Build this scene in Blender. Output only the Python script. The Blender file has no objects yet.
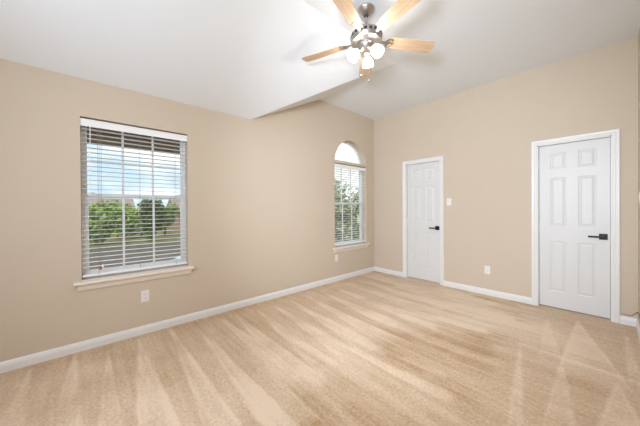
import bpy, bmesh, math, random
from mathutils import Vector, Matrix
random.seed(7)
S = bpy.context.scene
C = bpy.context.collection
PI = math.pi

# ------------------------------------------------------------------ camera
cam_d = bpy.data.cameras.new('camera'); cam = bpy.data.objects.new('camera', cam_d); C.objects.link(cam)
S.camera = cam
cam_d.sensor_width = 36.0; cam_d.lens = 257.61/640*36.0; cam_d.shift_y = -3.32/640; cam_d.clip_start = 0.02; cam_d.clip_end = 400
yaw, pit, rol = 0.8408, -0.0047, -0.0057
F = Vector((-math.sin(yaw)*math.cos(pit), math.cos(yaw)*math.cos(pit), math.sin(pit)))
R0 = Vector((math.cos(yaw), math.sin(yaw), 0)); U0 = R0.cross(F)
R = R0*math.cos(rol)+U0*math.sin(rol); U = -R0*math.sin(rol)+U0*math.cos(rol)
M = Matrix((R, U, -F)).transposed().to_4x4(); M.translation = Vector((3.1362, -4.2654, 1.2581))
cam.matrix_world = M

# ------------------------------------------------------------------ colour management
S.view_settings.view_transform = 'Standard'
S.view_settings.look = 'None'
S.view_settings.exposure = 0.12
S.view_settings.gamma = 1.0
S.view_settings.use_curve_mapping = False

# ------------------------------------------------------------------ sky
w = bpy.data.worlds.new('sky'); S.world = w; w.use_nodes = True
nt = w.node_tree; nt.nodes.clear()
def N(nt, t, **k):
    n = nt.nodes.new(t)
    for a, b in k.items(): setattr(n, a, b)
    return n
out = N(nt, 'ShaderNodeOutputWorld'); bg = N(nt, 'ShaderNodeBackground'); nt.links.new(bg.outputs[0], out.inputs[0])
tc = N(nt, 'ShaderNodeTexCoord'); mp = N(nt, 'ShaderNodeMapping'); mp.inputs['Scale'].default_value = (1, 1, 3.2)
nt.links.new(tc.outputs['Generated'], mp.inputs[0])
no = N(nt, 'ShaderNodeTexNoise'); no.inputs['Scale'].default_value = 4.5; no.inputs['Detail'].default_value = 6
nt.links.new(mp.outputs[0], no.inputs['Vector'])
sx = N(nt, 'ShaderNodeSeparateXYZ'); nt.links.new(tc.outputs['Generated'], sx.inputs[0])
mr = N(nt, 'ShaderNodeMapRange'); mr.inputs[1].default_value = 0.30; mr.inputs[2].default_value = 0.62; nt.links.new(sx.outputs['Y'], mr.inputs[0])
ad = N(nt, 'ShaderNodeMath', operation='MULTIPLY_ADD'); ad.inputs[1].default_value = 0.45
nt.links.new(mr.outputs[0], ad.inputs[0]); nt.links.new(no.outputs[0], ad.inputs[2])
cr = N(nt, 'ShaderNodeValToRGB'); cr.color_ramp.elements[0].position = 0.42; cr.color_ramp.elements[1].position = 0.58
cr.color_ramp.elements[0].color = (0.47, 0.62, 0.80, 1); cr.color_ramp.elements[1].color = (0.86, 0.87, 0.88, 1)
nt.links.new(ad.outputs[0], cr.inputs[0])
nt.links.new(cr.outputs[0], bg.inputs[0]); bg.inputs[1].default_value = 1.5

# ------------------------------------------------------------------ sun and fill lights
def lamp(name, kind, loc, energy, color=(1, 1, 1), aim=None, **k):
    d = bpy.data.lights.new(name, kind); d.energy = energy; d.color = color
    for a, b in k.items(): setattr(d, a, b)
    o = bpy.data.objects.new(name, d); C.objects.link(o); o.location = loc
    if aim is not None: o.rotation_euler = (Vector(aim)-Vector(loc)).to_track_quat('-Z', 'Y').to_euler()
    return o
lamp('sun', 'SUN', (20, -20, 40), 3.0, (1, .95, .88), aim=(0, 0, 0), angle=0.02)
lamp('fill_area_behind_camera', 'AREA', (2.2, -5.15, 1.75), 45, (.85, .97, 1.15), aim=(1.2, 0, 1.15), shape='RECTANGLE', size=1.8, size_y=1.6)  # unseen area light, added as even room fill
lamp('fill_spot_beside_camera', 'SPOT', (2.9, -4.6, 1.8), 330, (.85, .97, 1.15), aim=(.92, -.1, 1.30), spot_size=math.radians(88), spot_blend=.85, shadow_soft_size=.2)  # added spot, out of view, brightens the far wall and floor

# ------------------------------------------------------------------ materials
def mat(name, col, rough=.6, metal=0, spec=.5, bump=None, var=None, emis=None, coat=0):
    m = bpy.data.materials.new(name); m.use_nodes = True; t = m.node_tree; b = t.nodes['Principled BSDF']
    b.inputs['Base Color'].default_value = (*col, 1); b.inputs['Roughness'].default_value = rough
    b.inputs['Metallic'].default_value = metal; b.inputs['Specular IOR Level'].default_value = spec
    b.inputs['Coat Weight'].default_value = coat
    co = N(t, 'ShaderNodeTexCoord')
    if var:
        sc, amt = var
        n = N(t, 'ShaderNodeTexNoise'); n.inputs['Scale'].default_value = sc; n.inputs['Detail'].default_value = 5
        t.links.new(co.outputs['Object'], n.inputs['Vector'])
        r = N(t, 'ShaderNodeMapRange'); r.inputs[3].default_value = 1-amt; r.inputs[4].default_value = 1+amt
        r.inputs[1].default_value = .25; r.inputs[2].default_value = .75
        t.links.new(n.outputs[0], r.inputs[0])
        v = N(t, 'ShaderNodeVectorMath', operation='SCALE'); v.inputs[0].default_value = col
        t.links.new(r.outputs[0], v.inputs['Scale']); t.links.new(v.outputs[0], b.inputs['Base Color'])
    if bump:
        sc, st, di = bump
        n = N(t, 'ShaderNodeTexNoise'); n.inputs['Scale'].default_value = sc; n.inputs['Detail'].default_value = 3
        t.links.new(co.outputs['Object'], n.inputs['Vector'])
        bp = N(t, 'ShaderNodeBump'); bp.inputs['Strength'].default_value = st; bp.inputs['Distance'].default_value = di
        t.links.new(n.outputs[0], bp.inputs['Height']); t.links.new(bp.outputs[0], b.inputs['Normal'])
    if emis:
        b.inputs['Emission Color'].default_value = (*emis[0], 1); b.inputs['Emission Strength'].default_value = emis[1]
    return m
WALL = mat('beige_wall_paint', (.655, .55, .425), .75, spec=.25, bump=(180, .12, .002), var=(1.3, .012))
CEIL = mat('white_ceiling_paint', (.86, .885, .895), .85, spec=.2, bump=(120, .15, .002))
TRIM = mat('white_trim_paint', (.83, .81, .775), .38, var=(4, .01))
DOOR = mat('white_door_paint', (.75, .74, .71), .42, bump=(60, .04, .001))
VINYL = mat('white_window_vinyl', (.94, .94, .93), .4, var=(5, .01))
BLIND = mat('white_blind_slats', (.95, .94, .92), .35, var=(6, .015))
CORD = mat('blind_cord', (.30, .27, .24), .8, bump=(400, .3, .001))
SILL = mat('cream_sill_paint', (.86, .77, .67), .4, var=(4, .01))
RED = mat('red_tassel', (.45, .06, .05), .5, var=(30, .1))
PLATE = mat('ivory_plastic', (.86, .83, .78), .35, var=(20, .01))
SLOT = mat('dark_slot', (.08, .07, .06), .6, var=(20, .1))
BLACK = mat('matte_black_metal', (.018, .018, .02), .38, metal=.6, bump=(200, .05, .0005))
NICKEL = mat('brushed_nickel', (.50, .47, .44), .3, metal=1, bump=(90, .1, .0008))
DARKM = mat('dark_metal', (.07, .06, .055), .4, metal=.8, bump=(90, .1, .0008))
CABLE = mat('brown_cable', (.22, .14, .09), .6, var=(40, .1))
SOFFIT = mat('brown_soffit', (.15, .10, .06), .8, var=(3, .1), bump=(30, .2, .01))
ASPH = mat('grey_asphalt', (.085, .068, .055), .9, var=(.6, .25), bump=(5, .4, .02))
GRASS = mat('dry_lawn', (.15, .15, .06), .95, var=(.4, .35))
LEAFM = mat('green_leaves', (.22, .34, .07), .6, var=(.8, .4))
LEAFD = mat('dark_leaves', (.06, .12, .03), .6, var=(.8, .4))
LEAFG = mat('grey_green_leaves', (.33, .38, .22), .6, var=(.8, .35))
LEAFB = mat('brown_leaves', (.34, .27, .18), .7, var=(.8, .35))
BARK = mat('bark', (.16, .12, .09), .9, var=(8, .3), bump=(20, .5, .02))
BRICK = mat('brown_house_wall', (.35, .24, .18), .9, var=(2, .15))
ROOF = mat('roof_shingles', (.26, .20, .18), .9, var=(5, .2))
CARP = mat('silver_car_paint', (.50, .56, .64), .25, metal=.3, coat=.6, var=(2, .02))
TYRE = mat('tyre_rubber', (.03, .03, .03), .8, bump=(50, .3, .01))
CGLASS = mat('car_glass', (.03, .04, .05), .08, var=(2, .05))

# maple blade: grain along local x
MAPLE = mat('maple_blade', (.62, .37, .17), .38, coat=.2)
t = MAPLE.node_tree; b = t.nodes['Principled BSDF']
co = N(t, 'ShaderNodeTexCoord'); mpp = N(t, 'ShaderNodeMapping'); mpp.inputs['Scale'].default_value = (3, 45, 45)
t.links.new(co.outputs['Object'], mpp.inputs[0])
n = N(t, 'ShaderNodeTexNoise'); n.inputs['Scale'].default_value = 1.2; n.inputs['Detail'].default_value = 4; t.links.new(mpp.outputs[0], n.inputs['Vector'])
r = N(t, 'ShaderNodeValToRGB'); r.color_ramp.elements[0].position = .3; r.color_ramp.elements[1].position = .7
r.color_ramp.elements[0].color = (.55, .35, .20, 1); r.color_ramp.elements[1].color = (.74, .54, .36, 1)
t.links.new(n.outputs[0], r.inputs[0]); t.links.new(r.outputs[0], b.inputs['Base Color'])

# frosted lit glass
SHADE = mat('lit_frosted_glass', (.9, .9, .88), .4, emis=((1, .98, .95), 8), bump=(30, .1, .001))
BULB = mat('lit_bulb', (1, 1, 1), .4, emis=((1, .97, .93), 205), bump=(30, .01, .001))

# thin frosted glass lets the bulb's light through
t = SHADE.node_tree; b = t.nodes['Principled BSDF']; mx = N(t, 'ShaderNodeMixShader'); tr = N(t, 'ShaderNodeBsdfTransparent'); mx.inputs[0].default_value = .6
mo = [n for n in t.nodes if n.type == 'OUTPUT_MATERIAL'][0]
t.links.new(b.outputs[0], mx.inputs[1]); t.links.new(tr.outputs[0], mx.inputs[2]); t.links.new(mx.outputs[0], mo.inputs[0])

def glass_mat():
    m = bpy.data.materials.new('window_glass'); m.use_nodes = True; t = m.node_tree; t.nodes.clear()
    o = N(t, 'ShaderNodeOutputMaterial'); mx = N(t, 'ShaderNodeMixShader'); tr = N(t, 'ShaderNodeBsdfTransparent'); gl = N(t, 'ShaderNodeBsdfGlossy')
    gl.inputs['Roughness'].default_value = .02; tr.inputs[0].default_value = (.95, .97, .96, 1)
    mx.inputs[0].default_value = .05; t.links.new(tr.outputs[0], mx.inputs[1]); t.links.new(gl.outputs[0], mx.inputs[2]); t.links.new(mx.outputs[0], o.inputs[0])
    return m
GLASS = glass_mat()

# carpet: short pile with vacuum nap from a vertex attribute
CARPET = mat('beige_carpet', (.6, .45, .3), .95, spec=.1)
t = CARPET.node_tree; b = t.nodes['Principled BSDF']
b.inputs['Sheen Weight'].default_value = .15
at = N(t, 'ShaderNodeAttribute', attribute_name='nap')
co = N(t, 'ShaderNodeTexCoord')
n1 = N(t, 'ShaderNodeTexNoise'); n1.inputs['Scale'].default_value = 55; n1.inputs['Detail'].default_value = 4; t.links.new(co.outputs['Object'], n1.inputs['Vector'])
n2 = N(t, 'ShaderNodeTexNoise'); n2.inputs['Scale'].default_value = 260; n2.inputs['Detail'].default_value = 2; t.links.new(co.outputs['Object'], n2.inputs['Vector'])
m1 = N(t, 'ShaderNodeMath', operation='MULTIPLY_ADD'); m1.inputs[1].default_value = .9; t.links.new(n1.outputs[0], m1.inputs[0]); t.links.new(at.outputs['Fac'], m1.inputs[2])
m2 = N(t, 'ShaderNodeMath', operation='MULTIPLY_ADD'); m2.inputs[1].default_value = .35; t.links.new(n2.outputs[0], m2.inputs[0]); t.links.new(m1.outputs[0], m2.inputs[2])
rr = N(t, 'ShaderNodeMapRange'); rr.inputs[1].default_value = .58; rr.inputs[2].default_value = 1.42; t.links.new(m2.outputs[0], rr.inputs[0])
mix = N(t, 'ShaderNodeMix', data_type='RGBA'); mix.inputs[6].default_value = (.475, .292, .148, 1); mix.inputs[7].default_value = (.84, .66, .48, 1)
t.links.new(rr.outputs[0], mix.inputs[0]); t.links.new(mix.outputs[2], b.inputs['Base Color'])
bp = N(t, 'ShaderNodeBump'); bp.inputs['Strength'].default_value = .5; bp.inputs['Distance'].default_value = .004
t.links.new(n2.outputs[0], bp.inputs['Height']); t.links.new(bp.outputs[0], b.inputs['Normal'])

# ------------------------------------------------------------------ mesh helpers
def link_bm(name, bm, m, parent=None, smooth=False, bevel=0, seg=2, recalc=True):
    if recalc: bmesh.ops.recalc_face_normals(bm, faces=bm.faces)
    me = bpy.data.meshes.new(name); bm.to_mesh(me); bm.free(); me.materials.append(m)
    o = bpy.data.objects.new(name, me); C.objects.link(o)
    if parent is not None: o.parent = parent
    if smooth:
        for p in me.polygons: p.use_smooth = True
        try: me.set_sharp_from_angle(angle=math.radians(38))
        except Exception: pass
    if bevel:
        md = o.modifiers.new('bevel', 'BEVEL'); md.width = bevel; md.segments = seg; md.limit_method = 'ANGLE'
    return o
def box(bm, x0, x1, y0, y1, z0, z1, mtx=None):
    vs = [bm.verts.new((x, y, z)) for x in (x0, x1) for y in (y0, y1) for z in (z0, z1)]
    for f in ((0, 1, 3, 2), (4, 6, 7, 5), (0, 4, 5, 1), (2, 3, 7, 6), (0, 2, 6, 4), (1, 5, 7, 3)): bm.faces.new([vs[i] for i in f])
    if mtx is not None: bmesh.ops.transform(bm, matrix=mtx, verts=vs)
    return vs
def boxo(name, m, parent, *b, bevel=0, **k):
    bm = bmesh.new(); box(bm, *b); return link_bm(name, bm, m, parent, bevel=bevel, **k)
def lathe(bm, prof, seg=32, mtx=None, caps=True):
    rings = []
    allv = []
    for (r, z) in prof:
        ring = [bm.verts.new((r*math.cos(2*PI*i/seg), r*math.sin(2*PI*i/seg), z)) for i in range(seg)]
        rings.append(ring); allv += ring
    for a, b2 in zip(rings, rings[1:]):
        for i in range(seg): bm.faces.new((a[i], a[(i+1) % seg], b2[(i+1) % seg], b2[i]))
    if caps:
        for ring in (rings[0], rings[-1]):
            try: bm.faces.new(ring)
            except Exception: pass
    if mtx is not None: bmesh.ops.transform(bm, matrix=mtx, verts=allv)
def tube(bm, pts, r, seg=8):
    pts = [Vector(p) for p in pts]; rings = []
    for i, p in enumerate(pts):
        d = (pts[min(i+1, len(pts)-1)]-pts[max(i-1, 0)]).normalized()
        a = d.orthogonal().normalized()
        if rings:
            a = (pa - d*pa.dot(d)).normalized()
        pa = a; b2 = d.cross(a)
        rings.append([bm.verts.new(p+(a*math.cos(2*PI*k/seg)+b2*math.sin(2*PI*k/seg))*r) for k in range(seg)])
    for a, b2 in zip(rings, rings[1:]):
        for k in range(seg): bm.faces.new((a[k], a[(k+1) % seg], b2[(k+1) % seg], b2[k]))
    bm.faces.new(rings[0]); bm.faces.new(rings[-1])
def prism(bm, poly, axis, a, b2):
    # poly in the two other axes, extruded along axis from a to b2
    def P(u, v, w): return {'x': (w, u, v), 'y': (u, w, v), 'z': (u, v, w)}[axis]
    A = [bm.verts.new(P(u, v, a)) for u, v in poly]; B = [bm.verts.new(P(u, v, b2)) for u, v in poly]
    n = len(poly)
    bm.faces.new(A); bm.faces.new(B)
    for i in range(n): bm.faces.new((A[i], A[(i+1) % n], B[(i+1) % n], B[i]))
    return A+B
def empty(name, loc=(0, 0, 0), rz=0):
    o = bpy.data.objects.new(name, None); C.objects.link(o); o.location = loc; o.rotation_euler = (0, 0, rz); o.empty_display_size = .1
    return o
def tag(o, label, cat, group=None, kind=None):
    o['label'] = label; o['category'] = cat
    if group: o['group'] = group
    if kind: o['kind'] = kind
    return o
def struct(o): o['kind'] = 'structure'; return o

# ------------------------------------------------------------------ room dimensions (metres)
RW, YB = 3.346, -5.40
H1, H2 = 2.434, 3.033
YP, YQ, XR = -2.6714, -1.455, 1.40
W1 = (-4.322, -3.442, .619, 2.096)
W2 = (-1.119, -.251, .577, 2.055)
WT = .16
D1 = (.698, 1.312); D2 = (2.535, 3.167); DH = 2.043

def holed_wall(name, outline, holes, place, depth, m):
    """outline/holes in (u,v); place(u,v,w) -> point; w from 0 to depth"""
    bm = bmesh.new(); edges = []
    for loop in [outline]+holes:
        vs = [bm.verts.new(place(u, v, 0)) for u, v in loop]
        edges += [bm.edges.new((vs[i], vs[(i+1) % len(vs)])) for i in range(len(vs))]
    res = bmesh.ops.triangle_fill(bm, use_beauty=True, edges=edges)
    faces = [g for g in res['geom'] if isinstance(g, bmesh.types.BMFace)] or list(bm.faces)
    ex = bmesh.ops.extrude_face_region(bm, geom=list(bm.faces), use_keep_orig=True)
    off = Vector(place(0, 0, depth))-Vector(place(0, 0, 0))
    bmesh.ops.translate(bm, vec=off, verts=[g for g in ex['geom'] if isinstance(g, bmesh.types.BMVert)])
    return struct(link_bm(name, bm, m))
# left wall
r_arch = (W2[1]-W2[0])/2; yc = (W2[0]+W2[1])/2; zs = W2[3]
arch = [(yc+r_arch*math.cos(a), zs+r_arch*math.sin(a)) for a in [PI*i/28 for i in range(29)]]
rect = lambda y0, y1, z0, z1: [(y0, z0), (y1, z0), (y1, z1), (y0, z1)]
holed_wall('wall_left', [(YB, -.1), (0, -.1), (0, H2+.05), (YQ, H2+.05), (YP, H1+.05), (YB, H1+.05)],
           [rect(*W1), [(W2[0], W2[2]), (W2[1], W2[2])]+arch], lambda u, v, w: (-w, u, v), WT, WALL)
# far wall: front layer with door openings, solid layer behind
holed_wall('wall_far', [(-WT, -.1), (D1[0], -.1), (D1[0], DH), (D1[1], DH), (D1[1], -.1), (D2[0], -.1), (D2[0], DH), (D2[1], DH), (D2[1], -.1), (RW+.15, -.1), (RW+.15, H2+.05), (-WT, H2+.05)],
           [], lambda u, v, w: (u, w, v), .10, WALL)
struct(boxo('wall_far_backing', WALL, None, -WT, RW+.15, .10, .2, -.1, H2+.1))
struct(boxo('wall_right', WALL, None, RW, RW+.15, YB-.15, 0, -.1, H2+.1))
struct(boxo('wall_back', WALL, None, -WT, RW, YB-.15, YB, -.1, H2+.1))
# ceiling: low slope rising from the left wall, flat high part, sloped cheek between
bm = bmesh.new()
pts = {'a': (0, YB, H1), 'b': (XR, YB, H2), 'R': (XR, YQ, H2), 'P': (0, YP, H1), 'Q': (0, YQ, H2), 'c': (RW, YB, H2), 'd': (RW, 0, H2), 'e': (0, 0, H2)}
vs = {k: bm.verts.new(p) for k, p in pts.items()}
for f in (('a', 'b', 'R', 'P'), ('P', 'R', 'Q'), ('b', 'c', 'd', 'e', 'Q', 'R')): bm.faces.new([vs[k] for k in f])
ex = bmesh.ops.extrude_face_region(bm, geom=list(bm.faces), use_keep_orig=True)
bmesh.ops.translate(bm, vec=(0, 0, .14), verts=[g for g in ex['geom'] if isinstance(g, bmesh.types.BMVert)])
struct(link_bm('ceiling', bm, CEIL))
# roof over the room so that daylight only comes in through the windows
bm = bmesh.new(); prism(bm, [(-WT, 3.25), (RW+.15, 3.25), (RW+.15, 3.33), (-WT, 3.33)], 'y', YB-.15, .2)
struct(link_bm('roof_deck', bm, ROOF))

# ------------------------------------------------------------------ carpet
WEDGE = [[(0.034, -4.368), (0.969, -4.446), (1.083, -4.32)], [(0.189, -4.152), (1.162, -4.233), (1.248, -4.138)], [(0.121, -3.918), (1.311, -4.069), (1.472, -3.891)],
 [(0.098, -3.641), (1.577, -3.775), (1.714, -3.624)], [(0.242, -3.418), (1.762, -3.509), (1.874, -3.385)], [(0.192, -3.144), (1.425, -3.209), (1.43, -3.072)],
 [(0.194, -2.979), (1.446, -3.15), (1.452, -2.988)], [(0.263, -2.728), (1.507, -2.927), (1.538, -2.788)], [(0.265, -2.486), (1.542, -2.671), (1.564, -2.527)],
 [(0.267, -2.218), (1.518, -2.447), (1.534, -2.29)], [(0.239, -1.953), (1.49, -2.187), (1.505, -2.04)], [(0.209, -1.655), (1.457, -1.882), (1.457, -1.728)],
 [(0.202, -1.369), (1.377, -1.563), (1.384, -1.418)], [(0.193, -1.053), (1.235, -1.225), (1.258, -1.089)], [(0.2, -.75), (1.2, -.92), (1.2, -.80)], [(0.2, -.45), (1.1, -.60), (1.1, -.50)],
 [(2.918, -0.291), (2.883, -1.33), (3.195, -1.34)], [(2.894, -1.486), (2.891, -2.327), (3.01, -2.196)], [(3.179, -1.484), (3.121, -2.073), (3.278, -1.9)],
 [(3.254, -0.383), (3.241, -1.144), (3.297, -1.37)], [(2.60, -1.322), (2.752, -2.458), (2.803, -2.424)], [(2.683, -0.472), (2.73, -1.175), (2.86, -1.35)], [(0.103, -4.623), (0.771, -4.663), (0.85, -4.576)]]
AMP = [.32, .32, .40, .38, .36, .36, .36, .36, .36, .36, .36, .34, .32, .30, .24, .18, .50, .42, .48, .3, .25, .3, .24]
from mathutils import noise
cl = lambda q, lo=-1, hi=1: max(lo, min(hi, q))
def hsh(i, j):
    q = math.sin(i*127.1+j*311.7)*43758.5453
    return q-math.floor(q)
def sst(a, b, x):
    t = cl((x-a)/(b-a), 0, 1); return t*t*(3-2*t)
def nap(x, y):
    n1 = noise.noise((x*4, y*4, 8)); n2 = noise.noise((x*1.3, y*1.3, 3.1))
    far = sst(1.42, 1.62, x+.12*noise.noise((y*3, 2, 2)))
    far = max(far, sst(-.75, -.35, y))
    v = .33*(1-far)+.36*far
    wv = 0
    for iw, ((a, p, q), am) in enumerate(zip(WEDGE, AMP)):
        mx_, my_ = (p[0]+q[0])/2, (p[1]+q[1])/2
        dx, dy = mx_-a[0], my_-a[1]; L = math.hypot(dx, dy); dx /= L; dy /= L
        wd = abs((q[0]-p[0])*-dy+(q[1]-p[1])*dx)/2
        tt = (x-a[0])*dx+(y-a[1])*dy; ss = -(x-a[0])*dy+(y-a[1])*dx
        if tt < -.02 or tt > L+.35: continue
        if 4 <= iw <= 15: wd *= 1.15
        hw = .010+wd*max(tt, 0)/L+.006*noise.noise((x*8, y*8, iw))
        e = cl(.5+(hw-abs(ss))/.022, 0, 1)
        rim = math.exp(-((abs(ss)-hw+.012)/.010)**2)
        fade = 1 if tt < L else max(0, 1-(tt-L)/.35)
        wv = max(wv, am*(.52*e+.26*rim)*fade*(1+.9*noise.noise((x*3.2, y*6, 31))))
    v += wv
    v += .06*n2+.08*n1+.07*noise.noise((x*13, y*16, 4))+.05*noise.noise((x*30, y*34, 14))
    # staggered vacuum passes, each a narrow band across the room with its own ends
    for (wd_, ln, am, k) in ((.135, .50, .42, 1), (.075, .34, .26, 5)):
        yy = y/wd_+.35*noise.noise((x*1.2, y*.5, k)); j = math.floor(yy); f = yy-j
        off = hsh(j, 3*k)*3
        xx = (x+.05*noise.noise((x*6, y*6, k)))/ln+off; i = math.floor(xx); g_ = xx-i
        a0, a1 = hsh(i, j+k*50)-.5, hsh(i+1, j+k*50)-.5
        val = a0+(a1-a0)*sst(.8, 1, g_)
        edge = sst(0, .10, f)*(1-sst(.90, 1, f))
        v += am*val*edge*(.35+.65*far)*(1-sst(2.45, 2.7, x))
    v += .06*cl(3*noise.noise((x*1.2, y*34, 9)))
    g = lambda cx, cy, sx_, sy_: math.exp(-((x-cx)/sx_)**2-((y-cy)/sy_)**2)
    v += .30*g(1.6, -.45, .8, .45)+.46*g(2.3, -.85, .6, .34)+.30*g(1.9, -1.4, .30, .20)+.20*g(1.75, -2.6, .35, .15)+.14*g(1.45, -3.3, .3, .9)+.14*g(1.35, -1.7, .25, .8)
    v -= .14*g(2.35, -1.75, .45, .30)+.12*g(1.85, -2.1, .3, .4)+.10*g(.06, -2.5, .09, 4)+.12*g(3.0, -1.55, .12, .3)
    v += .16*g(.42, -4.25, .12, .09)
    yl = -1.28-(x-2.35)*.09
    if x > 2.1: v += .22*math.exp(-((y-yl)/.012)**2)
    return v
NX, NY = 270, 440
bm = bmesh.new()
gx = [-.0+RW*i/NX for i in range(NX+1)]; gy = [YB+(.1-YB)*j/NY for j in range(NY+1)]
grid = [[bm.verts.new((x, y, 0)) for y in gy] for x in gx]
for i in range(NX):
    for j in range(NY): bm.faces.new((grid[i][j], grid[i+1][j], grid[i+1][j+1], grid[i][j+1]))
bm.verts.index_update(); bm.verts.ensure_lookup_table()
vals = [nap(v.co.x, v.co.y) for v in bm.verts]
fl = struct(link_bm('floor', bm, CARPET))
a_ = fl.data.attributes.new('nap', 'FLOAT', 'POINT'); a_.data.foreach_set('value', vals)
struct(boxo('subfloor', SOFFIT, None, -WT, RW+.15, YB-.15, .2, -.3, -.1))

# ------------------------------------------------------------------ baseboards
BH = .083
prof = [(0, 0), (.014, 0), (.014, BH*.62), (.011, BH*.72), (.011, BH*.80), (.006, BH*.93), (.004, BH), (0, BH)]
bm = bmesh.new(); prism(bm, prof, 'y', YB, 0)
struct(link_bm('baseboard_left', bm, TRIM))
bm = bmesh.new()
for a, b2 in ((.0, D1[0]-.057), (D1[1]+.057, D2[0]-.057), (D2[1]+.057, RW)): prism(bm, [(-u, v) for u, v in prof], 'x', a, b2)
struct(link_bm('baseboard_far', bm, TRIM))
bm = bmesh.new(); prism(bm, [(RW-u, v) for u, v in prof], 'y', YB, 0)
struct(link_bm('baseboard_right', bm, TRIM))

# ------------------------------------------------------------------ six-panel doors
def casing_bm(x0, x1, h, cw=.057):
    # mitred colonial casing: profile from inner edge to outer edge (offset, thickness)
    pr = [(0, 0), (0, .009), (.010, .012), (.022, .012), (.030, .017), (.050, .019), (cw, .015), (cw, 0)]
    bm = bmesh.new()
    rings = []
    for (sx_, sz, bx, bz) in ((-1, 0, x0, -.0), (-1, 1, x0, h), (1, 1, x1, h), (1, 0, x1, -.0)):
        rings.append([bm.verts.new((bx+sx_*o_, -t_, bz+sz*o_)) for o_, t_ in pr])
    for a, b2 in zip(rings, rings[1:]):
        for k in range(len(pr)): bm.faces.new((a[k], a[(k+1) % len(pr)], b2[(k+1) % len(pr)], b2[k]))
    bm.faces.new(rings[0]); bm.faces.new(rings[-1])
    return bm
def make_door(name, x0, x1, label):
    d = struct(empty(name, ((x0+x1)/2, 0, 0)))
    cx = (x0+x1)/2; w = x1-x0
    def put(o): o.location = (-cx, 0, 0); return o
    put(link_bm('door_casing', casing_bm(x0, x1, DH), TRIM, d))
    # jamb lining with stop
    bm = bmesh.new(); J = .010
    box(bm, x0, x0+J, 0, .099, 0, DH); box(bm, x1-J, x1, 0, .099, 0, DH); box(bm, x0, x1, 0, .099, DH-J, DH)
    put(link_bm('door_jamb', bm, TRIM, d))
    # slab
    a, b2 = x0+J+.003, x1-J-.003; z0, z1 = .012, DH-J-.003; yf = .045; W = b2-a
    st = .105*W/.61; mid = .10*W/.61; pw = (W-2*st-mid)/2
    xs = [a, a+st, a+st+pw, a+st+pw+mid, a+st+2*pw+mid, b2]
    zz = [z0, .21, .835, 1.025, 1.625, 1.728, 1.93, z1]
    bm = bmesh.new()
    g = [[bm.verts.new((x, yf, z)) for z in zz] for x in xs]
    panels = []
    for i in range(5):
        for j in range(7):
            f = bm.faces.new((g[i][j], g[i+1][j], g[i+1][j+1], g[i][j+1]))
            if i in (1, 3) and j in (1, 3, 5): panels.append(f)
    for v in [v for c_ in g for v in c_]: pass
    def step(fs, ins, dy):
        bmesh.ops.inset_individual(bm, faces=fs, thickness=ins, use_even_offset=True)
        vs_ = {v for f in fs for v in f.verts}
        for v in vs_: v.co.y += dy
    step(panels, .004, .005); step(panels, .010, .004); step(panels, .006, 0); step(panels, .020, -.006)
    # sides and back
    e = [(a, z0), (b2, z0), (b2, z1), (a, z1)]
    A = [g[0][0], g[5][0], g[5][7], g[0][7]]
    B = [bm.verts.new((x, .085, z)) for x, z in e]
    bm.faces.new(B)
    col = [g[0][j] for j in range(8)]; bm.faces.new(col+[B[3], B[0]])
    col = [g[5][j] for j in range(8)]; bm.faces.new(col+[B[2], B[1]])
    row = [g[i][0] for i in range(6)]; bm.faces.new(row+[B[1], B[0]])
    row = [g[i][7] for i in range(6)]; bm.faces.new(row+[B[2], B[3]])
    put(link_bm('door_slab', bm, DOOR, d))
    # square-rose lever handle near the right edge
    hx, hz = b2-.052, .921
    bm = bmesh.new(); box(bm, hx-.033, hx+.033, yf-.010, yf, hz-.033, hz+.033)
    rose = put(link_bm('door_handle', bm, BLACK, d, bevel=.002)); rose['label'] = 'matte black square rose of the lever handle'
    bm = bmesh.new(); lathe(bm, [(.011, 0), (.011, .045)], 20, Matrix.Translation((hx, yf-.008, hz)) @ Matrix.Rotation(PI/2, 4, 'X'))
    box(bm, hx-.118, hx+.012, yf-.062, yf-.050, hz-.010, hz+.010)
    link_bm('lever', bm, BLACK, rose, bevel=.002)
    # latch plate on the jamb edge
    bm = bmesh.new(); box(bm, x1-J-.0012, x1-J, yf-.012, yf+.02, hz-.028, hz+.028)
    put(link_bm('strike_plate', bm, NICKEL, d))
    # hinges on the left
    for z in (.25, 1.02, 1.80):
        bm = bmesh.new(); lathe(bm, [(.0045, -.04), (.0045, .04)], 12, Matrix.Translation((a-.001, yf-.003, z)))
        put(link_bm('hinge', bm, TRIM, d, smooth=True))
    return d
make_door('door_1', *D1, '')
make_door('door_2', *D2, '')

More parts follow.
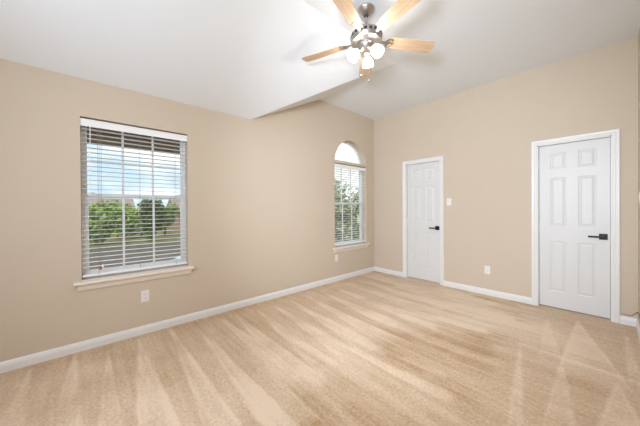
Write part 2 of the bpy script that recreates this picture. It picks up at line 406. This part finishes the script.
# ------------------------------------------------------------------ windows
def frame_bm(bm, x0, x1, y0, y1, z0, z1, w, wb=None):
    wb = wb or w
    box(bm, x0, x1, y0, y0+w, z0, z1); box(bm, x0, x1, y1-w, y1, z0, z1)
    box(bm, x0, x1, y0+w, y1-w, z1-w, z1); box(bm, x0, x1, y0+w, y1-w, z0, z0+wb)
def make_window(name, W, arched=False):
    y0, y1, z0, z1 = W
    win = struct(empty(name, (0, (y0+y1)/2, z0)))
    off = Vector((0, -(y0+y1)/2, -z0))
    def put(o): o.location = off; return o
    xo, xi = -.158, -.085
    bm = bmesh.new(); frame_bm(bm, xo, xi-.005, y0, y1, z0, z1, .024)
    put(link_bm('window_frame', bm, VINYL, win, bevel=.003))
    zm = z0+(1.392-.619)/(2.096-.619)*(z1-z0)
    for nm, za, zb, xa, xb in (('upper_sash', zm-.018, z1-.030, -.150, -.120), ('lower_sash', z0+.030, zm+.018, -.120, -.092)):
        bm = bmesh.new(); frame_bm(bm, xa, xb, y0+.024, y1-.024, za, zb, .028 if nm[0] == 'l' else .020, .045 if nm[0] == 'l' else .036)
        s = put(link_bm(nm, bm, VINYL, win, bevel=.003))
        ga, gb = y0+.055, y1-.055; zl, zh = za+.03, zb-.02
        gm = bmesh.new(); xm = (xa+xb)/2
        for k in (1, 2):
            yy = ga+(gb-ga)*k/3; box(gm, xm-.006, xm+.006, yy-.009, yy+.009, zl, zh)
        zz = (zl+zh)/2
        if nm[0] == 'u': box(gm, xm-.0055, xm+.0055, ga, gb, zz-.005, zz+.005)
        link_bm('muntins', gm, VINYL, s)
        pm = bmesh.new(); box(pm, xm-.0015, xm+.0015, ga-.005, gb+.005, zl-.01, zh+.01)
        link_bm('glass_pane', pm, GLASS, s)
    # tilt latches on the meeting rail
    for yy in (y0+.075, y1-.075):
        bm = bmesh.new(); box(bm, -.115, -.088, yy-.022, yy+.022, zm+.018, zm+.030)
        put(link_bm('tilt_latch', bm, VINYL, win, bevel=.003))
    # stool and apron
    a, b2 = y0-.051, y1+.047
    bm = bmesh.new()
    prism(bm, [(.0, z0-.030), (.046, z0-.030), (.056, z0-.022), (.058, z0-.013), (.054, z0-.004), (.045, z0+.0), (.0, z0+.0)], 'y', a, b2)
    box(bm, -.09, .0, y0+.0005, y1-.0005, z0-.001, z0+.006)
    put(link_bm('window_sill', bm, SILL, win, bevel=.0015))
    bm = bmesh.new()
    A = prism(bm, [(0, z0-.082), (.014, z0-.082), (.020, z0-.070), (.026, z0-.045), (.038, z0-.030), (0, z0-.030)], 'y', y0-.028, y1+.025)
    put(link_bm('sill_apron', bm, SILL, win))
    if arched:
        # drywall ledge at the spring line, arched fixed light above it
        bm = bmesh.new(); box(bm, -.155, -.004, y0+.0005, y1-.0005, z1-.004, z1+.046)
        l = put(link_bm('drywall_ledge', bm, WALL, win, bevel=.004)); l['label'] = 'beige ledge across the window below the arched light'
        rr_ = r_arch-.001; zc = z1
        bm = bmesh.new()
        def ring(r, x): return [bm.verts.new((x, yc+r*math.cos(a2), zc+r*math.sin(a2))) for a2 in [PI*(.035+.93*i/32) for i in range(33)]]
        o1, i1, o2, i2 = ring(rr_, -.155), ring(rr_-.014, -.155), ring(rr_, -.122), ring(rr_-.014, -.122)
        for p, q in ((o1, i1), (i1, i2), (i2, o2), (o2, o1)):
            for k in range(32): bm.faces.new((p[k], p[k+1], q[k+1], q[k]))
        box(bm, -.155, -.122, y0+.02, y1-.02, zc+.044, zc+.056)
        fr = put(link_bm('arch_frame', bm, VINYL, win))
        bm = bmesh.new()
        for ang in (45, 90, 135):
            mt = Matrix.Translation((-.135, yc, zc+.05)) @ Matrix.Rotation(math.radians(90-ang), 4, 'X')
            box(bm, -.003, .003, -.003, .003, .0, rr_-.055, mt)
        link_bm('sunburst_muntins', bm, VINYL, fr)
        bm = bmesh.new()
        A = [(yc+(rr_-.02)*math.cos(a2), zc+(rr_-.02)*math.sin(a2)) for a2 in [PI*(.04+.92*i/28) for i in range(29)]]
        prism(bm, A, 'x', -.136, -.134)
        link_bm('glass_pane', bm, GLASS, fr)
    return win
make_window('window_1', W1)
make_window('window_2', W2, True)

# ------------------------------------------------------------------ blinds
def make_blind(W, label, tassels=True):
    y0, y1, z0, z1 = W; a, b2 = y0+.006, y1-.006
    root = tag(empty('window_blind', (-.035, (y0+y1)/2, z1)), label, 'blind')
    off = Vector((.035, -(y0+y1)/2, -z1))
    def put(o): o.location = off; return o
    bm = bmesh.new(); box(bm, -.070, -.014, a, b2, z1-.060, z1-.014)
    put(link_bm('headrail', bm, BLIND, root))
    bm = bmesh.new()
    prism(bm, [(-.013, z1-.082), (-.004, z1-.082), (-.004, z1-.075), (-.007, z1-.066), (-.006, z1-.032), (-.002, z1-.024), (-.002, z1-.017), (-.013, z1-.017)], 'y', y0+.002, y1-.002)
    put(link_bm('valance', bm, BLIND, root))
    # slats: gently crowned, laid level
    bm = bmesh.new(); zt = z1-.100; zb = z0+.075; n = int(round((zt-zb)/.0424)); 
    for k in range(n):
        z = zt-k*(zt-zb)/n
        P = []
        for (u, h) in ((-.0245, -.0016), (-.012, .0004), (0, .0011), (.012, .0004), (.0245, -.0016)):
            P.append((-.040+u, z+h*.6+u*.02))
        poly = P+[(p[0], p[1]-.0020) for p in reversed(P)]
        prism(bm, poly, 'y', a, b2)
    put(link_bm('slats', bm, BLIND, root))
    bm = bmesh.new(); box(bm, -.066, -.014, a, b2, z0+.028, z0+.048)
    put(link_bm('bottom_rail', bm, BLIND, root, bevel=.004))
    w = b2-a
    for k in (.13, .5, .87):
        yy = a+w*k; bm = bmesh.new()
        for xx in (-.0665, -.0135): tube(bm, [(xx, yy, z1-.05), (xx, yy, z0+.04)], .0010, 5)
        put(link_bm('ladder_cord', bm, CORD, root))
    if tassels:
        yy = a+.125; bm = bmesh.new()
        for dy, zz in ((0, z0+.115), (.012, z0+.10)):
            tube(bm, [(-.0005, yy+dy, z1-.078), (-.001, yy+dy*.8, (z0+z1)/2), (.001, yy+dy, zz)], .0012, 6)
        c = put(link_bm('lift_cord', bm, CORD, root))
        for dy, zz, mm in ((0, z0+.112, RED), (.014, z0+.130, VINYL)):
            bm = bmesh.new(); lathe(bm, [(.003, .028), (.007, .020), (.010, .004), (.009, 0)], 16, Matrix.Translation((.002, yy+dy, zz-.026)))
            t_ = link_bm('tassel', bm, mm, c, smooth=True); t_['label'] = 'red cord tassel' if mm is RED else 'white cord tassel'
        bm = bmesh.new(); tube(bm, [(-.0025, a+.06, z1-.078), (-.001, a+.058, z1-.4), (.002, a+.056, z1-.72)], .0032, 6)
        put(link_bm('tilt_wand', bm, BLIND, root))
    return root
make_blind(W1, 'white horizontal slat blind in the wide rectangular window nearest the camera')
make_blind((W2[0], W2[1], W2[2], W2[3]-.004), 'white horizontal slat blind in the lower part of the arched window', False)

# ------------------------------------------------------------------ outlets, switch, cable
def plate(name, label, cat, loc, rz, kind, group=None):
    root = tag(empty(name, loc, rz), label, cat, group)   # local: face looks to -y
    bm = bmesh.new(); box(bm, -.036, .036, -.006, 0, -.058, .058)
    link_bm('cover_plate', bm, PLATE, root, bevel=.003)
    if kind == 'outlet':
        for s in (-1, 1):
            bm = bmesh.new(); zc = s*.020
            pr = [(.016*math.cos(a)*1.0, zc+max(-.0135, min(.0135, .017*math.sin(a)))) for a in [2*PI*i/24 for i in range(24)]]
            prism(bm, pr, 'y', -.0085, -.005)
            rc = link_bm('receptacle', bm, PLATE, root)
            bm = bmesh.new()
            box(bm, -.0075, -.0055, -.0092, -.008, zc-.002, zc+.007); box(bm, .0055, .0075, -.0092, -.008, zc-.002, zc+.006)
            lathe(bm, [(.0022, 0), (.0022, .0012)], 10, Matrix.Translation((0, -.008, zc-.008)) @ Matrix.Rotation(PI/2, 4, 'X'))
            link_bm('slots', bm, SLOT, rc)
        scr = (0,)
    else:
        bm = bmesh.new(); box(bm, -.0165, .0165, -.0095, -.005, -.033, .033)
        bmesh.ops.rotate(bm, verts=bm.verts, cent=(0, -.006, 0), matrix=Matrix.Rotation(math.radians(2.5), 3, 'X'))
        link_bm('rocker', bm, PLATE, root, bevel=.001)
        scr = (-.047, .047)
    for z in scr:
        bm = bmesh.new(); lathe(bm, [(.003, 0), (.003, .001), (.002, .0016)], 12, Matrix.Translation((0, -.006, z)) @ Matrix.Rotation(PI/2, 4, 'X'))
        link_bm('screw', bm, PLATE, root, smooth=True)
plate('electrical_outlet', 'ivory wall outlet below the wide rectangular window', 'outlet', (0, -3.851, .379), PI/2, 'outlet')
plate('electrical_outlet', 'small ivory outlet below the left end of the arched window sill', 'outlet', (0, -1.081, .398), PI/2, 'outlet')
plate('electrical_outlet', 'ivory wall outlet on the far wall between the two doors', 'outlet', (1.98, 0, .358), 0, 'outlet')
plate('light_switch', 'white light switch to the right of the narrow far door', 'switch', (1.452, 0, 1.35), 0, 'switch')
plate('light_switch', 'white switch plate on the right wall, seen edge on at the right border', 'switch', (RW, -.30, 1.345), -PI/2, 'switch')
bm = bmesh.new()
tube(bm, [(3.235, -.004, .110), (3.262, -.005, .108), (3.285, -.006, .104), (3.306, -.006, .110), (3.322, -.007, .126), (3.334, -.012, .146), (3.340, -.04, .165), (3.341, -.12, .185), (3.341, -.3, .20), (3.341, -.6, .19), (3.341, -.85, .15), (3.338, -1.0, .09)], .0028, 8)
tag(link_bm('wall_cable', bm, CABLE, smooth=True), 'thin brown cable curving along the wall in the right corner', 'cable')

# ------------------------------------------------------------------ ceiling fan
FX, FY = 1.702, -2.418
fan = tag(empty('ceiling_fan', (FX, FY, H2)), 'five-blade ceiling fan with pale maple blades and three lit glass shades', 'ceiling fan')
fz = lambda z: z-H2
bm = bmesh.new(); lathe(bm, [(.070, 0), (.073, -.004), (.073, -.012), (.069, -.018), (.058, -.028), (.050, -.040), (.034, -.050), (.022, -.052)], 36)
link_bm('canopy', bm, NICKEL, fan, smooth=True)
bm = bmesh.new(); lathe(bm, [(.0125, -.05), (.0125, -.175)], 16); link_bm('downrod', bm, NICKEL, fan, smooth=True)
bm = bmesh.new(); lathe(bm, [(.020, -.060), (.021, -.068), (.013, -.082)], 16)
link_bm('hanger_ball', bm, DARKM, fan, smooth=True)
bm = bmesh.new()
lathe(bm, [(.020, fz(-.02+2.895)), (.030, fz(-.02+2.89)), (.034, fz(-.02+2.865)), (.055, fz(-.02+2.852)), (.105, fz(-.02+2.842)), (.130, fz(-.02+2.828)), (.138, fz(-.02+2.812)), (.138, fz(-.02+2.775)), (.133, fz(-.02+2.768)), (.137, fz(-.02+2.762)), (.130, fz(-.02+2.748)), (.095, fz(-.02+2.738)), (.060, fz(-.02+2.736))], 40)
mh = link_bm('motor_housing', bm, NICKEL, fan, smooth=True)
bm = bmesh.new()
for i in range(20):
    a = 2*PI*i/20
    box(bm, -.003, .003, -.012, .012, -.012, .012, Matrix.Rotation(a, 4, 'Z') @ Matrix.Translation((.1368, 0, fz(-.02+2.795))))
link_bm('vent_slots', bm, DARKM, mh)
bm = bmesh.new(); lathe(bm, [(.062, fz(-.02+2.738)), (.064, fz(-.02+2.730)), (.056, fz(-.02+2.722)), (.052, fz(-.02+2.700)), (.058, fz(-.02+2.694)), (.058, fz(-.02+2.676)), (.040, fz(-.02+2.662)), (.016, fz(-.02+2.654)), (.012, fz(-.02+2.640)), (.004, fz(-.02+2.634))], 32)
link_bm('switch_housing', bm, NICKEL, fan, smooth=True)
# blades
BZ = 2.750; PITCH = math.radians(-12)
def blade_outline():
    up = [(.205, .040), (.215, .050), (.235, .054), (.35, .060), (.50, .065), (.600, .068), (.622, .067), (.638, .061), (.649, .050), (.655, .034)]
    return up+[(x, -y) for x, y in reversed(up)]
for deg in (129, 199.5, 288, 346, 59):
    ang = math.radians(deg)
    bm = bmesh.new(); prism(bm, blade_outline(), 'z', -.003, .003)
    o = link_bm('blade', bm, MAPLE, fan, bevel=.0015); o.location = (0, 0, fz(BZ)+.008)
    o.rotation_euler = (Matrix.Rotation(ang, 4, 'Z') @ Matrix.Rotation(PITCH, 4, 'X')).to_euler()
    # forked blade iron below the blade
    bm = bmesh.new()
    half = [(.118, .014), (.150, .011), (.175, .013), (.188, .030), (.200, .044), (.222, .048), (.243, .038), (.250, .024), (.238, .018), (.232, .028), (.218, .033), (.206, .026), (.212, .010), (.262, .007)]
    prism(bm, half+[(x, -y) for x, y in reversed(half)], 'z', -.009, -.0035)
    for (sx_, sy_) in ((.222, .040), (.222, -.040), (.250, 0)):
        lathe(bm, [(.0055, -.012), (.0055, -.008)], 10, Matrix.Translation((sx_, sy_, 0)))
    link_bm('blade_iron', bm, NICKEL, o)
# light kit
for wa in (237, 0, 121):
    a = math.radians(wa); c_, s_ = math.cos(a), math.sin(a)
    bm = bmesh.new()
    tube(bm, [(c_*r_, s_*r_, fz(z)) for r_, z in ((.045, 2.655), (.062, 2.662), (.068, 2.664), (.076, 2.658))], .0075, 10)
    arm = link_bm('light_arm', bm, NICKEL, fan, smooth=True)
    tilt = math.radians(142)      # axis from straight up, leaning outward and down
    mt = Matrix.Translation((c_*.074, s_*.074, fz(2.660))) @ Matrix.Rotation(a, 4, 'Z') @ Matrix.Rotation(tilt, 4, 'Y') @ Matrix.Scale(.86, 4)
    bm = bmesh.new(); lathe(bm, [(.012, -.006), (.024, 0), (.027, .012), (.027, .022)], 24, mt)
    link_bm('shade_fitter', bm, NICKEL, arm, smooth=True)
    bm = bmesh.new(); lathe(bm, [(.024, .012), (.030, .020), (.044, .038), (.054, .060), (.057, .082), (.056, .098), (.059, .110), (.057, .110), (.054, .098), (.055, .082), (.052, .060), (.042, .039), (.028, .021), (.022, .013)], 32, mt, caps=False)
    sh = link_bm('lamp_shade', bm, SHADE, arm, smooth=True); sh['label'] = 'bright frosted glass tulip shade'
    bm = bmesh.new(); lathe(bm, [(.011, .014), (.013, .030), (.022, .050), (.028, .066), (.026, .082), (.014, .094), (.002, .097)], 20, mt)
    link_bm('bulb', bm, BULB, sh, smooth=True)
# pull chains
for (dx, dy, zb) in ((-.050, -.012, 2.465), (.018, .012, 2.40)):
    bm = bmesh.new(); nb = int((2.65-zb)/.006)
    for i in range(nb):
        bmesh.ops.create_icosphere(bm, subdivisions=1, radius=.0019, matrix=Matrix.Translation((dx, dy, fz(2.65-i*.006))))
    pc = link_bm('pull_chain', bm, NICKEL, fan)
    bm = bmesh.new(); lathe(bm, [(.002, .024), (.006, .018), (.009, .008), (.008, 0), (.003, -.004)], 14, Matrix.Translation((dx, dy, fz(zb)-.02)))
    link_bm('chain_fob', bm, NICKEL, pc, smooth=True)

# ------------------------------------------------------------------ outside
GZ = -2.8
struct(boxo('ground_street', ASPH, None, -33, -.5, -60, 80, GZ-.2, GZ))
struct(boxo('ground_lawn', GRASS, None, -120, -33, -60, 80, GZ-.2, GZ+.05))
# low eave beyond the wide window
bm = bmesh.new()
prism(bm, [(-WT-.002, 2.30), (-.80, 2.06), (-.84, 2.02), (-.86, 2.02), (-.86, 2.22), (-WT-.002, 2.60)], 'y', YB, -2.75)
struct(link_bm('roof_eave', bm, SOFFIT))
def tree(name, label, loc, h, rx, rz, m, nleaf=2600, ls=.12, group=None, seed=1, cat='tree', trunk=True, ell=None):
    rnd = random.Random(seed)
    root = tag(empty(name, loc), label, cat, group)
    cz = h-rz
    bm = bmesh.new()
    blobs = [(Vector((rnd.uniform(-.55, .55)*rx, rnd.uniform(-.55, .55)*rx, cz+rnd.uniform(-.5, .5)*rz)), rnd.uniform(.35, .6)) for _ in range(14)]
    for i in range(nleaf):
        c, s = rnd.choice(blobs)
        d = Vector((rnd.gauss(0, 1), rnd.gauss(0, 1), rnd.gauss(0, 1))).normalized()*(rnd.random()**.4)
        p = c+Vector((d.x*rx*s, d.y*rx*s, d.z*rz*s))
        n_ = Vector((rnd.gauss(0, 1), rnd.gauss(0, 1), rnd.gauss(0, 1)+.6)).normalized()
        u = n_.orthogonal().normalized()*ls*rnd.uniform(.6, 1.3); v = n_.cross(u)*.55
        vs_ = [bm.verts.new(p-u), bm.verts.new(p+v), bm.verts.new(p+u), bm.verts.new(p-v)]
        bm.faces.new(vs_)
    link_bm('crown', bm, m, root, recalc=False)
    bm = bmesh.new(); r0 = h*.03
    tube(bm, [(0, 0, -.05), (.05, .02, h*.25), (-.03, .04, h*.5), (0, 0, cz+rz*.3)], r0, 8)
    for k in range(6):
        a = k*1.05+rnd.random(); z = h*.35+k*h*.06
        tube(bm, [(0, 0, z), (math.cos(a)*rx*.25, math.sin(a)*rx*.25, min(z+rz*.3, cz)), (math.cos(a)*rx*.5, math.sin(a)*rx*.5, min(z+rz*.5, cz+.15*rz))], r0*.4, 6)
    link_bm('trunk', bm, BARK, root)
# hedge trees across the street, seen through the wide window
row = [('dark green bushy tree at the left end of the row beyond the street', -35.5, -3.2, 5.1, 1.9, 2.5, LEAFM),
       ('bright green bushy tree beyond the street, left of the middle of the row', -41.5, -.6, 5.3, 2.2, 2.6, LEAFM),
       ('dark tall green tree in the middle of the row beyond the street', -35.8, 1.7, 5.6, 1.6, 2.7, LEAFD),
       ('light green round tree beyond the street, right of the dark tree', -42, 4.3, 5.6, 2.2, 2.7, LEAFM),
       ('brown leafed tree at the right end of the row beyond the street', -36, 7.4, 5.8, 2.2, 2.9, LEAFB)]
for i, (lb, x, y, h, rx, rz, m) in enumerate(row):
    tree('leafy_tree', lb, (x, y, GZ+.05), h, rx, rz, m, 2200, .26, 'trees beyond the street', 20+i)
# trees close to the arched window
near = [('large grey green tree seen through the left side of the arched window', -9.5, 8.7, 6.3, 2.1, 3.2, LEAFG),
        ('grey green tree seen through the right side of the arched window', -11.5, 13.2, 6.6, 2.0, 3.3, LEAFG),
        ('pale green tree behind the other trees outside the arched window', -17, 14.2, 6.2, 2.6, 3.0, LEAFG)]
for i, (lb, x, y, h, rx, rz, m) in enumerate(near):
    tree('garden_tree', lb, (x, y, GZ), h, rx, rz, m, 5200, .17, 'trees outside the arched window', 40+i)
# houses far behind the row
def house(label, x, y0, y1, hw, hr):
    root = tag(empty('distant_house', (x, (y0+y1)/2, GZ+.05)), label, 'house')
    L = (y1-y0)/2
    bm = bmesh.new(); box(bm, -4, 4, -L, L, 0, hw); link_bm('house_wall', bm, BRICK, root)
    bm = bmesh.new(); prism(bm, [(-4.6, hw-.05), (4.6, hw-.05), (0, hr)], 'y', -L-.4, L+.4); link_bm('roof', bm, ROOF, root)
    for yy in (-L*.5, L*.45):
        bm = bmesh.new(); frame_bm(bm, 4.0, 4.06, yy-.6, yy+.6, 1.0, 2.3, .08); wf = link_bm('window', bm, VINYL, root)
        bm = bmesh.new(); box(bm, 4.0, 4.03, yy-.55, yy+.55, 1.05, 2.25); link_bm('pane', bm, CGLASS, wf)
house('brown house with a shingle roof behind the left end of the tree row', -52, -7.5, 1.0, 3.4, 5.9)
house('brown house behind the brown tree at the right end of the row', -50, 7.0, 17.0, 3.6, 6.1)
# parked car seen low at the right of the wide window
car = tag(empty('parked_car', (-12.6, .72, GZ), 0), 'silver blue car parked outside, low in the right of the wide window', 'car')
side = [(-2.15, .35), (-2.2, .70), (-2.05, .88), (-1.75, .93), (-1.35, 1.36), (-.9, 1.44), (.3, 1.42), (.75, 1.30), (1.25, .95), (2.0, .82), (2.2, .62), (2.18, .32)]
bm = bmesh.new(); vs_ = prism(bm, side, 'x', -.86, .86)
for v in vs_:
    if v.co.z > 1.0: v.co.x *= .80
link_bm('car_body', bm, CARP, car, bevel=.05, seg=3, smooth=True)
for s in (-1, 1):
    bm = bmesh.new()
    q = [(-1.50, .97), (-1.22, 1.32), (-.88, 1.385), (.28, 1.37), (.66, 1.27), (1.02, .98)]
    prism(bm, q, 'x', s*.74, s*.862)
    for v in bm.verts:
        if v.co.z > 1.0 and abs(v.co.x) > .8: v.co.x *= .86
    link_bm('side_window', bm, CGLASS, car)
for yy in (-1.40, 1.38):
    for s in (-1, 1):
        bm = bmesh.new(); lathe(bm, [(.18, -.10), (.31, -.10), (.33, -.06), (.33, .06), (.31, .10), (.18, .10)], 28, Matrix.Translation((s*.80, yy, .33)) @ Matrix.Rotation(PI/2, 4, 'Y'))
        wh = link_bm('wheel', bm, TYRE, car, smooth=True)
        bm = bmesh.new(); lathe(bm, [(.02, .085), (.18, .09), (.19, .02)] if s > 0 else [(.02, -.085), (.18, -.09), (.19, -.02)], 20, Matrix.Translation((s*.80, yy, .33)) @ Matrix.Rotation(PI/2, 4, 'Y'))
        link_bm('hubcap', bm, NICKEL, wh, smooth=True)
